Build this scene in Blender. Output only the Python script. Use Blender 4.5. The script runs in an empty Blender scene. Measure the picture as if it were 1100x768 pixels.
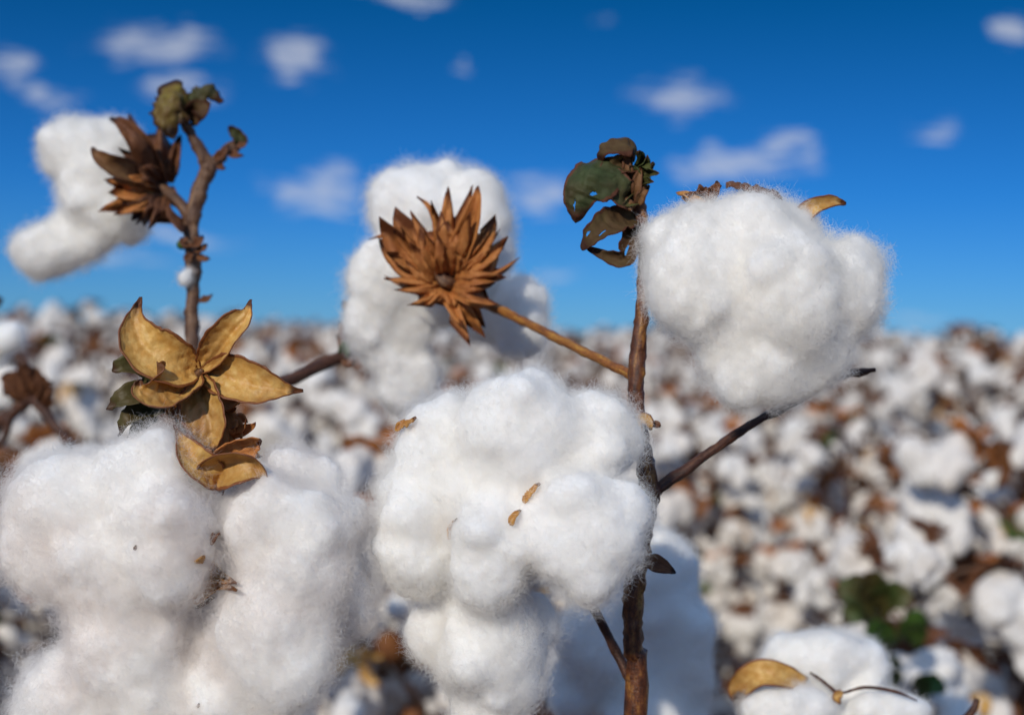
import bpy, bmesh, math, random
import numpy as np
from mathutils import Vector, Matrix
random.seed(7)
RNG = np.random.default_rng(11)
SC = bpy.context.scene
COL = SC.collection
R = math.radians

# ------------------------------------------------------------------ camera
CAM_H = 0.95
FPX = 50 / 36 * 1100
PITCH, ROLL = math.atan(24 / FPX), R(1.3)
cam_d = bpy.data.cameras.new('camera'); cam = bpy.data.objects.new('camera', cam_d); COL.objects.link(cam)
cam_d.lens = 50; cam_d.sensor_width = 36; cam_d.clip_start = 0.02; cam_d.clip_end = 3000
CM = Matrix.Rotation(math.pi / 2 - PITCH, 3, 'X') @ Matrix.Rotation(ROLL, 3, 'Z')
cam.matrix_world = Matrix.Translation((0, 0, CAM_H)) @ CM.to_4x4()
cam_d.dof.use_dof = True; cam_d.dof.focus_distance = 0.522; cam_d.dof.aperture_fstop = 7.1
SC.camera = cam
CX, CY, CZ = (np.array(CM.col[i]) for i in range(3))      # right, up, towards the viewer
CO = np.array((0, 0, CAM_H))

def W(px, py, d):
    return CO + d * ((px - 550) / FPX * CX - (py - 384) / FPX * CY - CZ)

# ------------------------------------------------------------------ light
TO_SUN = Vector((-0.31, -0.80, 0.41)).normalized()
SUN_EL = math.asin(TO_SUN.z); SUN_ROT = math.atan2(TO_SUN.x, TO_SUN.y)
sd = bpy.data.lights.new('sun', 'SUN'); so = bpy.data.objects.new('sun', sd); COL.objects.link(so)
sd.energy = 2.85; sd.angle = R(0.53); sd.color = (1.0, 0.92, 0.79)
so.rotation_euler = TO_SUN.to_track_quat('Z', 'Y').to_euler()

world = bpy.data.worlds.new('World'); SC.world = world; world.use_nodes = True

def nd(t, kind, **kw):
    n = t.nodes.new(kind)
    for k, v in kw.items():
        if k.startswith('i_'):
            n.inputs[int(k[2:])].default_value = v
        else:
            setattr(n, k, v)
    return n

def build_world():
    t = world.node_tree; t.nodes.clear(); L = t.links.new
    sky = nd(t, 'ShaderNodeTexSky', sky_type='NISHITA', sun_disc=False)
    sky.sun_elevation = SUN_EL; sky.sun_rotation = SUN_ROT
    sky.altitude = 1500; sky.air_density = 1.0; sky.dust_density = 0.0; sky.ozone_density = 3.0
    gam = nd(t, 'ShaderNodeMix', data_type='RGBA', blend_type='MULTIPLY'); gam.inputs['Factor'].default_value = 1
    geo = nd(t, 'ShaderNodeTexCoord')
    sep = nd(t, 'ShaderNodeSeparateXYZ'); L(geo.outputs['Generated'], sep.inputs[0])
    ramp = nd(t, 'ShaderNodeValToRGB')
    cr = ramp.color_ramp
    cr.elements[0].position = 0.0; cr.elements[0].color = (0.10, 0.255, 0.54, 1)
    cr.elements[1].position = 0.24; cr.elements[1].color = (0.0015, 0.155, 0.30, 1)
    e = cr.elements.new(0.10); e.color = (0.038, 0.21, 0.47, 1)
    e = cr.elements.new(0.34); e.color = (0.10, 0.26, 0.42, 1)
    e = cr.elements.new(0.5); e.color = (2.3, 1.85, 1.48, 1)  # added fill: unseen upper sky brightened and warmed to lift the shadows
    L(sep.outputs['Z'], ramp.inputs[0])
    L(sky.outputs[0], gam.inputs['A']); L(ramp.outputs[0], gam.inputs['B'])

    def m(op, a, b=None, clamp=False):
        n = nd(t, 'ShaderNodeMath', operation=op, use_clamp=clamp)
        for i, v in enumerate((a, b)):
            if v is None: continue
            if isinstance(v, (int, float)): n.inputs[i].default_value = v
            else: L(v, n.inputs[i])
        return n.outputs[0]
    yy = m('MAXIMUM', sep.outputs['Y'], 0.05)
    u = m('DIVIDE', sep.outputs['X'], yy); v = m('DIVIDE', sep.outputs['Z'], yy)
    cm0 = nd(t, 'ShaderNodeCombineXYZ'); L(u, cm0.inputs[0]); L(v, cm0.inputs[1])
    wn = nd(t, 'ShaderNodeTexNoise'); wn.inputs['Scale'].default_value = 26; wn.inputs['Detail'].default_value = 4; wn.inputs['Roughness'].default_value = .6; L(cm0.outputs[0], wn.inputs['Vector'])
    ws = nd(t, 'ShaderNodeSeparateColor'); L(wn.outputs['Color'], ws.inputs[0])
    u0, v0 = u, v
    u = m('ADD', u, m('MULTIPLY', m('SUBTRACT', ws.outputs[0], .5), .075)); v = m('ADD', v, m('MULTIPLY', m('SUBTRACT', ws.outputs[1], .5), .035))
    field = None
    for (px, py, a, b, s) in [(322, 62, 50, 42, 1), (165, 52, 85, 36, .8), (195, 95, 60, 26, .7), (10, 75, 52, 36, .85), (60, 105, 46, 26, .6),
                              (440, 2, 62, 16, .9), (735, 104, 66, 34, .95), (790, 178, 105, 30, .85), (840, 158, 42, 22, .9), (572, 207, 76, 40, .72),
                              (345, 206, 66, 42, .85), (1092, 32, 38, 26, 1), (1010, 145, 40, 32, .5), (497, 73, 20, 13, .7), (640, 22, 24, 11, .4),
                              (190, 258, 110, 18, .5), (130, 285, 90, 14, .5), (960, 345, 90, 14, .4), (590, 300, 40, 14, .4), (280, 200, 22, 22, .4)]:
        d = W(px, py, 1.0) - CO
        du = m('DIVIDE', m('SUBTRACT', u, float(d[0] / d[1])), a / FPX)
        dv = m('DIVIDE', m('SUBTRACT', v, float(d[2] / d[1])), .8 * b / FPX)
        q = m('MULTIPLY', m('SUBTRACT', 1.0, m('SQRT', m('ADD', m('MULTIPLY', du, du), m('MULTIPLY', dv, dv))), True), s)
        field = q if field is None else m('MAXIMUM', field, q)
    cmb = nd(t, 'ShaderNodeCombineXYZ'); L(u0, cmb.inputs[0]); L(v0, cmb.inputs[1])
    mp = nd(t, 'ShaderNodeMapping'); mp.inputs['Scale'].default_value = (22, 140, 1); L(cmb.outputs[0], mp.inputs[0])
    nz = nd(t, 'ShaderNodeTexNoise'); nz.inputs['Scale'].default_value = 1; nz.inputs['Detail'].default_value = 7; nz.inputs['Roughness'].default_value = .55
    nz.inputs['Distortion'].default_value = 1.1
    L(mp.outputs[0], nz.inputs['Vector'])
    nn = m('MULTIPLY', m('SUBTRACT', nz.outputs[0], 0.5), 4.2)
    cl = m('MULTIPLY', m('SUBTRACT', m('ADD', m('MULTIPLY', field, 1.5), nn), 0.22), 1.25, True)
    cl = m('MULTIPLY', cl, m('MULTIPLY', field, 2.6, True))
    cl = m('MULTIPLY', cl, 0.56)
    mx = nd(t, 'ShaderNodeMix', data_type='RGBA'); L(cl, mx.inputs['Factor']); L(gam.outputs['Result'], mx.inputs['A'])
    mx.inputs['B'].default_value = (4.2, 4.4, 4.9, 1)
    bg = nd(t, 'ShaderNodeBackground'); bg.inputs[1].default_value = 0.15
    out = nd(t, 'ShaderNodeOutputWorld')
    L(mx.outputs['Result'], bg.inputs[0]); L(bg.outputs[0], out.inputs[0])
build_world()

SC.view_settings.view_transform = 'Standard'; SC.view_settings.look = 'None'
SC.view_settings.exposure = -0.06; SC.view_settings.gamma = 1.0; SC.view_settings.use_curve_mapping = False
SC.render.engine = 'CYCLES'
cy = SC.cycles
cy.max_bounces = 10; cy.diffuse_bounces = 9; cy.glossy_bounces = 2; cy.transmission_bounces = 4; cy.transparent_max_bounces = 8
cy.caustics_reflective = False; cy.caustics_refractive = False
cy.use_denoising = True; cy.denoiser = 'OPENIMAGEDENOISE'
cy.use_adaptive_sampling = True; cy.adaptive_threshold = 0.012
SC.cycles_curves.shape = 'RIBBONS'; SC.cycles_curves.subdivisions = 2

# ------------------------------------------------------------------ materials
def new_mat(name):
    m = bpy.data.materials.new(name); m.use_nodes = True
    t = m.node_tree; t.nodes.clear()
    out = nd(t, 'ShaderNodeOutputMaterial')
    return m, t, out

def tex(t, scale, detail=4, rough=.55, stretch=None, coord='Object'):
    tc = nd(t, 'ShaderNodeTexCoord'); src = tc.outputs[coord]
    if stretch:
        mp = nd(t, 'ShaderNodeMapping'); mp.inputs['Scale'].default_value = stretch; t.links.new(src, mp.inputs[0]); src = mp.outputs[0]
    n = nd(t, 'ShaderNodeTexNoise'); n.inputs['Scale'].default_value = scale; n.inputs['Detail'].default_value = detail; n.inputs['Roughness'].default_value = rough
    t.links.new(src, n.inputs['Vector'])
    return n.outputs[0]

def ramp(t, src, stops):
    r = nd(t, 'ShaderNodeValToRGB'); cr = r.color_ramp
    while len(cr.elements) < len(stops): cr.elements.new(.5)
    for e, (p, c) in zip(cr.elements, stops):
        e.position = p; e.color = (*c, 1)
    t.links.new(src, r.inputs[0])
    return r.outputs[0]

def mixc(t, f, a, b, blend='MIX'):
    n = nd(t, 'ShaderNodeMix', data_type='RGBA', blend_type=blend)
    for s, v in (('Factor', f), ('A', a), ('B', b)):
        if isinstance(v, (int, float)): n.inputs[s].default_value = v
        elif isinstance(v, tuple): n.inputs[s].default_value = (*v, 1)
        else: t.links.new(v, n.inputs[s])
    return n.outputs['Result']

def bump(t, h, strength, dist):
    b = nd(t, 'ShaderNodeBump'); b.inputs['Strength'].default_value = strength; b.inputs['Distance'].default_value = dist
    t.links.new(h, b.inputs['Height'])
    return b.outputs[0]

def mat_lint(name, stops, scale=18, tr=.35, body=0):
    m, t, out = new_mat(name)
    c = ramp(t, tex(t, scale, 5, .6), stops)
    if body:
        p = nd(t, 'ShaderNodeBsdfPrincipled'); t.links.new(c, p.inputs['Base Color'])
        p.inputs['Roughness'].default_value = 1; p.inputs['Specular IOR Level'].default_value = 0
        p.inputs['Subsurface Weight'].default_value = 1; p.inputs['Subsurface Radius'].default_value = (1, .93, .86); p.inputs['Subsurface Scale'].default_value = body
        t.links.new(bump(t, tex(t, 420, 5, .7), .5, .0015), p.inputs['Normal'])
        t.links.new(p.outputs[0], out.inputs[0])
        return m
    df = nd(t, 'ShaderNodeBsdfDiffuse'); tl = nd(t, 'ShaderNodeBsdfTranslucent')
    t.links.new(c, df.inputs[0]); t.links.new(c, tl.inputs[0])
    mx = nd(t, 'ShaderNodeMixShader'); mx.inputs[0].default_value = tr
    t.links.new(df.outputs[0], mx.inputs[1]); t.links.new(tl.outputs[0], mx.inputs[2])
    t.links.new(mx.outputs[0], out.inputs[0])
    return m

WHITE = [(.3, (.945, .928, .895)), (.7, (.962, .952, .935))]
GREYED = [(.32, (.885, .84, .81)), (.6, (.95, .93, .905))]
M = {}
M['lint'] = mat_lint('cotton_lint', WHITE, body=.007)
M['fibre'] = mat_lint('cotton_fibre', WHITE, tr=.5)
M['lint_old'] = mat_lint('weathered_lint', GREYED, body=.007)
M['fibre_old'] = mat_lint('weathered_fibre', GREYED, tr=.5)
M['lint_field'] = mat_lint('field_lint', [(.3, (.80, .73, .66)), (.65, (.9, .885, .86))], 9, tr=.15)

def principled(t, out, col, rough, normal=None, sheen=0, spec=.4, tr=0):
    p = nd(t, 'ShaderNodeBsdfPrincipled')
    if isinstance(col, tuple): p.inputs['Base Color'].default_value = (*col, 1)
    else: t.links.new(col, p.inputs['Base Color'])
    p.inputs['Roughness'].default_value = rough; p.inputs['Specular IOR Level'].default_value = spec
    if normal is not None: t.links.new(normal, p.inputs['Normal'])
    sh = p.outputs[0]
    if tr:
        tl = nd(t, 'ShaderNodeBsdfTranslucent'); mx = nd(t, 'ShaderNodeMixShader'); mx.inputs[0].default_value = tr
        if isinstance(col, tuple): tl.inputs[0].default_value = (*col, 1)
        else: t.links.new(col, tl.inputs[0])
        t.links.new(sh, mx.inputs[1]); t.links.new(tl.outputs[0], mx.inputs[2]); sh = mx.outputs[0]
    t.links.new(sh, out.inputs[0])
    return p

def mat_sheet(name, main, vein, rim, rough=.45, tr=.12, sc=260, rimw=.82, spec=.35, streak=0):
    """dry sheet: 'tint' holds (along, across, random)"""
    m, t, out = new_mat(name)
    at = nd(t, 'ShaderNodeAttribute', attribute_name='tint'); sp = nd(t, 'ShaderNodeSeparateXYZ')
    t.links.new(at.outputs['Vector'], sp.inputs[0])
    n1 = tex(t, sc, 6, .65); n2 = tex(t, sc * .22, 3)
    c = mixc(t, ramp(t, n1, [(.38, (0, 0, 0)), (.66, (1, 1, 1))]), vein, main)
    c = mixc(t, ramp(t, n2, [(.4, (0, 0, 0)), (.75, (.7, .7, .7))]), c, rim)
    if streak:
        mp = nd(t, 'ShaderNodeMapping'); mp.inputs['Scale'].default_value = (1.6, 7, 0); t.links.new(at.outputs['Vector'], mp.inputs[0])
        ns = nd(t, 'ShaderNodeTexNoise'); ns.inputs['Scale'].default_value = 1.5; ns.inputs['Detail'].default_value = 4; t.links.new(mp.outputs[0], ns.inputs['Vector'])
        c = mixc(t, ramp(t, ns.outputs[0], [(.42, (0, 0, 0)), (.62, (.5, .5, .5))]), c, rim)
    add = nd(t, 'ShaderNodeMath', operation='MULTIPLY_ADD'); t.links.new(n1, add.inputs[0]); add.inputs[1].default_value = .22; t.links.new(sp.outputs['Y'], add.inputs[2])
    c = mixc(t, ramp(t, add.outputs[0], [(rimw + .06, (0, 0, 0)), (rimw + .2, (1, 1, 1))]), c, rim)
    tip = nd(t, 'ShaderNodeMath', operation='MULTIPLY_ADD'); t.links.new(n1, tip.inputs[0]); tip.inputs[1].default_value = .2; t.links.new(sp.outputs['X'], tip.inputs[2])
    c = mixc(t, ramp(t, tip.outputs[0], [(.92, (0, 0, 0)), (1.06, (1, 1, 1))]), c, tuple(x * .55 for x in rim))
    nb = bump(t, tex(t, sc * 1.3, 6, .7), .55, .0011)
    principled(t, out, c, rough, nb, tr=tr, spec=spec)
    return m

M['gold'] = mat_sheet('golden_husk', (.84, .56, .19), (.66, .35, .08), (.24, .08, .025), .33, .1, rimw=.93, spec=.55)
M['scrap'] = mat_sheet('golden_scrap', (.66, .38, .11), (.50, .22, .05), (.30, .11, .03), .5, .15, rimw=1.3)
M['husk_back'] = mat_sheet('husk_outside', (.30, .16, .065), (.19, .09, .035), (.13, .05, .02), .6, .05)
M['bract'] = mat_sheet('rusty_bract', (.80, .36, .105), (.62, .23, .06), (.34, .10, .03), .55, .28, rimw=.95, streak=1)
M['bract_dark'] = mat_sheet('dark_bract', (.27, .115, .048), (.16, .06, .027), (.08, .03, .016), .6, .15, rimw=.95, streak=1)
M['leaf_green'] = mat_sheet('dark_green_leaf', (.060, .085, .032), (.042, .055, .022), (.13, .05, .028), .6, .12, 150, .9, spec=.2)
M['leaf_brown'] = mat_sheet('olive_brown_leaf', (.12, .09, .036), (.08, .05, .022), (.09, .034, .02), .65, .12, 150, .86, spec=.15)
M['leaf_yellow'] = mat_sheet('yellowing_leaf', (.26, .20, .035), (.16, .085, .025), (.06, .028, .014), .5, .18, 150, .84)
M['leaf_fresh'] = mat_sheet('fresh_green_leaf', (.075, .16, .03), (.05, .115, .022), (.06, .09, .02), .45, .2, 120, .95)
M['leaf_calyx'] = mat_sheet('green_calyx_leaf', (.085, .115, .035), (.055, .08, .022), (.13, .065, .028), .45, .15, 150, .95)
M['leaf_dry'] = mat_sheet('dry_leaf', (.36, .155, .055), (.24, .09, .035), (.13, .05, .022), .65, .25, 60, .9)

def mat_stem(name, cols, rough=.5, sc=1):
    m, t, out = new_mat(name)
    at = nd(t, 'ShaderNodeAttribute', attribute_name='tint')
    mp = nd(t, 'ShaderNodeMapping'); mp.inputs['Scale'].default_value = (7 * sc, 2.0, 1); t.links.new(at.outputs['Vector'], mp.inputs[0])
    n = nd(t, 'ShaderNodeTexNoise'); n.inputs['Scale'].default_value = 1.4; n.inputs['Detail'].default_value = 5; n.inputs['Roughness'].default_value = .65
    t.links.new(mp.outputs[0], n.inputs['Vector'])
    c = ramp(t, n.outputs[0], [(.3, cols[0]), (.5, cols[1]), (.68, cols[2])])
    n2 = tex(t, 900, 4, .6)
    c = mixc(t, ramp(t, n2, [(.45, (0, 0, 0)), (.72, (.75, .75, .75))]), c, cols[0])
    principled(t, out, c, rough, bump(t, tex(t, 700, 5, .7), .6, .0008), spec=.4)
    return m
M['stem'] = mat_stem('red_brown_stem', [(.035, .014, .010), (.15, .05, .02), (.40, .19, .045)], .36)
M['twig'] = mat_stem('golden_twig', [(.14, .045, .016), (.34, .13, .028), (.50, .27, .05)], .42)
M['stem_grey'] = mat_stem('grey_brown_stem', [(.05, .025, .016), (.14, .07, .04), (.27, .155, .085)], .5)
M['stem_dark'] = mat_stem('dark_stem', [(.028, .014, .010), (.085, .034, .022), (.17, .075, .04)], .5)

def mat_soil():
    m, t, out = new_mat('soil')
    c = ramp(t, tex(t, 6, 8, .7), [(.3, (.09, .05, .032)), (.55, (.16, .095, .06)), (.75, (.23, .15, .10))])
    principled(t, out, c, .95, bump(t, tex(t, 14, 8, .7), .9, .05), spec=.1)
    return m
M['soil'] = mat_soil()

# ------------------------------------------------------------------ helpers
def tag(o, label=None, cat=None, group=None, kind=None):
    for k, v in (('label', label), ('category', cat), ('group', group), ('kind', kind)):
        if v: o[k] = v
    return o

def link(name, me, parent=None):
    o = bpy.data.objects.new(name, me); COL.objects.link(o)
    if parent is not None:
        o.parent = parent
        # every mesh is modelled in place (world coordinates); only Empties carry a location
        if parent.type == 'EMPTY': o.matrix_parent_inverse = parent.matrix_basis.inverted()
    return o

def empty(name, loc):
    o = bpy.data.objects.new(name, None); COL.objects.link(o); o.location = Vector(loc); o.empty_display_size = .05
    return o

class MB:
    def __init__(s): s.v = []; s.f = []; s.t = []; s.mi = []
    def add(s, v, f, t=None, mi=0):
        o = len(s.v)
        s.v.extend(map(tuple, v)); s.f.extend([tuple(i + o for i in q) for q in f])
        s.t.extend(map(tuple, t) if t is not None else [(0., 0., 0.)] * len(v)); s.mi.extend([mi] * len(f))
        return s
    def mesh(s, name, mats, smooth=True):
        me = bpy.data.meshes.new(name); me.from_pydata(s.v, [], s.f)
        for m in mats: me.materials.append(m)
        a = me.attributes.new('tint', 'FLOAT_VECTOR', 'POINT'); a.data.foreach_set('vector', np.array(s.t, dtype=np.float32).ravel())
        me.polygons.foreach_set('material_index', np.array(s.mi, dtype=np.int32))
        if smooth: me.polygons.foreach_set('use_smooth', np.ones(len(s.f), dtype=bool))
        me.update()
        return me

def snoise(p, freq, seed, n=7):
    """smooth pseudo noise, about -1..1"""
    r = np.random.default_rng(seed); out = np.zeros(len(p))
    for i in range(n):
        k = r.normal(size=3); k *= freq * (0.6 + .8 * r.random()) / np.linalg.norm(k) * 6.283
        out += np.sin(p @ k + r.random() * 6.283)
    return out / math.sqrt(n) * .8

def vnoise(p, freq, seed):
    return np.stack([snoise(p, freq, seed * 3 + i) for i in range(3)], 1)

def nrm(v):
    v = np.asarray(v, float)
    return v / (np.linalg.norm(v, axis=-1, keepdims=True) + 1e-12)

def spline(pts, n):
    P = np.array(pts, float); P = np.vstack([2 * P[0] - P[1], P, 2 * P[-1] - P[-2]]); m = len(P) - 3
    out = []
    for s in np.linspace(0, m - 1e-6, n):
        i = int(s); f = s - i; a, b, c, d = P[i:i + 4]
        out.append(.5 * (2 * b + (c - a) * f + (2 * a - 5 * b + 4 * c - d) * f * f + (3 * b - a - 3 * c + d) * f ** 3))
    return np.array(out)

def tube(mb, pts, radii, ring=10, n=None, lump=.12, seed=0, mi=0, cap=True):
    n = n or max(6, len(pts) * 5)
    C = spline(pts, n); rr = np.interp(np.linspace(0, 1, n), np.linspace(0, 1, len(radii)), radii)
    T = nrm(np.gradient(C, axis=0)); ref = np.array((0.13, .9, .21)); 
    if abs(T[0] @ nrm(ref)) > .9: ref = np.array((1., .1, .2))
    A = nrm(np.cross(T, ref)); B = np.cross(T, A)
    seg = np.concatenate([[0], np.cumsum(np.linalg.norm(np.diff(C, axis=0), axis=1))])
    V = []; TT = []
    for i in range(n):
        for j in range(ring):
            a = 2 * math.pi * j / ring
            V.append(C[i] + rr[i] * (math.cos(a) * A[i] + math.sin(a) * B[i])); TT.append((seg[i] * 10, .5 + .5 * math.cos(a), .5 + .5 * math.sin(a)))
    V = np.array(V)
    if lump:
        ctr = np.repeat(C, ring, 0); V = ctr + (V - ctr) * (1 + lump * snoise(V, 150, seed) + lump * .6 * snoise(V, 420, seed + 1))[:, None]
    F = [(i * ring + j, i * ring + (j + 1) % ring, (i + 1) * ring + (j + 1) % ring, (i + 1) * ring + j) for i in range(n - 1) for j in range(ring)]
    if cap:
        V = np.vstack([V, C[0], C[-1]]); TT += [TT[0], TT[-1]]
        F += [(n * ring, (j + 1) % ring, j) for j in range(ring)] + [(n * ring + 1, (n - 1) * ring + j, (n - 1) * ring + (j + 1) % ring) for j in range(ring)]
    mb.add(V, F, TT, mi)

def sheet(mb, pts, width, facing, cup=.2, fold=.0, nu=22, nv=13, wrinkle=.0006, wfreq=160, seed=0, prof=None, holes=(), ragged=0, twist=0., curl=0., mi=0):
    """a curved blade along pts; width = full width; facing = the way its upper side looks; cup>0 lifts the edges"""
    C = spline(pts, nu); T = nrm(np.gradient(C, axis=0)); N0 = np.asarray(facing, float)
    if N0.ndim == 1: N0 = np.tile(N0, (nu, 1))
    S = nrm(np.cross(T, N0)); N = np.cross(S, T)
    r = np.random.default_rng(seed + 500)
    prof = prof or (lambda u: math.sin(math.pi * min(1, u ** .75)) ** .8 * (1 - .25 * u) + .02)
    V, TT = [], []
    u_ = np.linspace(0, 1, nu); v_ = np.linspace(-1, 1, nv)
    for i, u in enumerate(u_):
        w = width / 2 * prof(u)
        for j, v in enumerate(v_):
            tw = twist * u
            s_, n_ = S[i] * math.cos(tw) + N[i] * math.sin(tw), N[i] * math.cos(tw) - S[i] * math.sin(tw)
            rag = 1 + ragged * (math.sin(u * 23 + seed) * .5 + math.sin(u * 51 + 2 * seed) * .5) * (abs(v) ** 2)
            h = cup * w * (v * v) * 1.4 - fold * w * math.exp(-(v / .13) ** 2) + curl * w * max(0, abs(v) - .6) ** 1.5 * 6
            V.append(C[i] + s_ * v * w * rag * (1 - .25 * cup * v * v) + n_ * h); TT.append((u, abs(v), r.random()))
    V = np.array(V)
    V = V + np.repeat(N, nv, 0) * (wrinkle * snoise(V, wfreq, seed) + .5 * wrinkle * snoise(V, wfreq * 2.7, seed + 7))[:, None]
    F = []
    for i in range(nu - 1):
        for j in range(nv - 1):
            uu, vv = (u_[i] + u_[i + 1]) / 2, (v_[j] + v_[j + 1]) / 2
            if any(((uu - hu) / hr) ** 2 + ((vv - hv) / (hr * 1.6)) ** 2 < 1 + .3 * math.sin(9 * math.atan2(vv - hv, uu - hu) + hu * 40) for hu, hv, hr in holes): continue
            F.append((i * nv + j, i * nv + j + 1, (i + 1) * nv + j + 1, (i + 1) * nv + j))
    mb.add(V, F, TT, mi)

def sheet_obj(name, mb, mats, parent, thick=.0005):
    o = link(name, mb.mesh(name, mats), parent)
    s = o.modifiers.new('thickness', 'SOLIDIFY'); s.thickness = thick; s.offset = -1
    if len(mats) > 1: s.material_offset = 1; s.material_offset_rim = 0
    return o

def bract(mb, base, axis, out, width, length, teeth=7, spread=1.1, seed=0, curl=.5, mi=0):
    """one dried, deeply toothed bract: strips that fan from a common base"""
    r = np.random.default_rng(seed); axis = nrm(axis); out = nrm(out - axis * (out @ axis)); side = np.cross(axis, out)
    for k in range(teeth):
        f = (k / (teeth - 1) - .5) * 2 if teeth > 1 else 0
        a = f * spread * .5 + r.normal() * .06
        d = axis * math.cos(a) + side * math.sin(a)
        Lk = length * (1 - .35 * abs(f) ** 1.5) * r.uniform(.8, 1.12)
        b = base + side * f * width * .16
        cv = curl * r.uniform(.2, 1.6)
        p1 = b + d * Lk * .35 + out * Lk * .10; p2 = b + d * Lk * .70 + out * Lk * (.10 + .08 * cv) + side * r.normal() * Lk * .05
        p3 = b + d * Lk * (.90 - .10 * cv) + out * Lk * (.30 * cv) + side * r.normal() * Lk * .08
        p4 = b + d * Lk * (1.0 - .18 * cv) + out * Lk * (.52 * cv - .05) + side * r.normal() * Lk * .12
        sheet(mb, [b, p1, p2, p3, p4], width / teeth * 2.5, out, cup=r.uniform(-.5, .6), fold=r.uniform(.1, .3), nu=16, nv=7, wrinkle=length * .014, wfreq=2.6 / length, seed=seed * 31 + k, twist=r.normal() * .5,
              prof=lambda u: float(np.interp(u, [0, .25, .45, .62, .8, .92, 1], [.6, 1, .95, .62, .30, .13, .04])), mi=mi)

tooth = lambda u: float(np.interp(u, [0, .2, .42, .6, .78, .9, 1], [.55, .95, 1, .72, .36, .17, .04]))
def teeth(parent, mat, base, bd, facing, specs, seed, lift=.012, extra_=0):
    """one bract: ridged strips running from one base to separate pointed tips; specs: (tip px, py, tip depth, width, sideways bend px, hook towards viewer)"""
    mb = MB(); b = W(*base, bd)
    r = np.random.default_rng(seed); full = []; extra = extra_
    for (tx, ty, td, w, bend, hook) in specs:
        full.append((tx, ty, td, w * .85, bend, hook))
        for _ in range(extra):
            f = r.uniform(.72, 1.02); full.append((base[0] + (tx - base[0]) * f + r.normal() * 6, base[1] + (ty - base[1]) * f + r.normal() * 6, td + r.normal() * .003, w * r.uniform(.3, .5), r.normal() * 7, r.uniform(-.002, .010)))
    for k, (tx, ty, td, w, bend, hook) in enumerate(full):
        dx, dy = tx - base[0], ty - base[1]; l = math.hypot(dx, dy); nx, ny = -dy / l, dx / l
        def P(f, o, z): return W(base[0] + dx * f + nx * o, base[1] + dy * f + ny * o, bd + (td - bd) * f - z)
        sheet(mb, [b + CZ * .0004 * k, P(.3, bend * .5, lift * .6), P(.62, bend, lift), P(.86, bend * .7, lift * .8 + hook * .5), P(1, 0, hook)], w, facing, cup=(.5, -.4, .3, -.55)[k % 4], fold=(.25, .1, .3)[k % 3],
              nu=20, nv=9, wrinkle=.0007, wfreq=150, seed=seed + k, twist=(.3, -.35, .15)[k % 3], prof=tooth)
    return sheet_obj('bract', mb, [M[mat]], parent, .0004)

def plate(parent, mat, base, bd, ang, lens, td, nt, seed, bw=13, lift=.009, hook=.010, deep=.36, ridge=.0012, sweep=0):
    """one papery bract: a ridged sheet from a narrow foot, its outer edge torn into long uneven teeth. ang: two angles in degrees (0 right, 90 up); lens: lengths across"""
    r = np.random.default_rng(seed); cpt = 8; nc = nt * cpt + 1; nr = 26
    tl = r.uniform(.78, 1.1, nt + 1); th = hook * r.uniform(-.4, 1.6, nt + 1); ts = r.normal(size=nt + 1) * 11; skew = r.uniform(.35, .65, nt + 1); dp = deep * r.uniform(.75, 1.2, nt + 1)
    V, T = [], []
    for i in range(nr):
        u = i / (nr - 1)
        for j in range(nc):
            k = min(j // cpt, nt - 1); f = j / cpt - k; a = j / (nc - 1)
            tri = f / skew[k] if f < skew[k] else (1 - f) / (1 - skew[k]); tri = max(0, min(1, tri)) ** 1.15
            A = R(ang[0] + (ang[1] - ang[0]) * a); L = float(np.interp(a, np.linspace(0, 1, len(lens)), lens)) * tl[k] * (1 - dp[k] * (1 - tri))
            mid = (k + skew[k]) / nt; x_ = u ** 1.0
            aa = a + (mid - a) * .25 * u ** 2 * tri                                    # teeth draw together towards their points
            A = R(ang[0] + (ang[1] - ang[0]) * aa); c, s_ = math.cos(A), math.sin(A)
            A += sweep * (math.pi / 2 - A) * u ** 1.6; c, s_ = math.cos(A), math.sin(A)
            px = base[0] - math.sin(R((ang[0] + ang[1]) / 2)) * (aa - .5) * -2 * bw * -1 + c * L * u - s_ * ts[k] * u ** 3
            py = base[1] - math.cos(R((ang[0] + ang[1]) / 2)) * (aa - .5) * 2 * bw * -1 * -1 - s_ * L * u - c * ts[k] * u ** 3
            w = W(px, py, bd + (td - bd) * u - lift * math.sin(math.pi * min(1, u * 1.05)) - th[k] * u ** 4 * tri)
            V.append(w + CZ * (ridge * math.cos(6.283 * (f - skew[k])) * min(1, u * 3) - ridge * 1.5 * abs(aa - .5) * 2)); T.append((u * .97, abs(2 * f - 1) * .6, (k % 5) / 5))
    V = np.array(V); V = V + CZ * (.0007 * snoise(V, 130, seed) + .0004 * snoise(V, 330, seed + 1))[:, None]
    mb = MB(); mb.add(V, [(i * nc + j, i * nc + j + 1, (i + 1) * nc + j + 1, (i + 1) * nc + j) for i in range(nr - 1) for j in range(nc - 1)], T)
    return sheet_obj('bract', mb, [M[mat]], parent, .0003)

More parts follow.
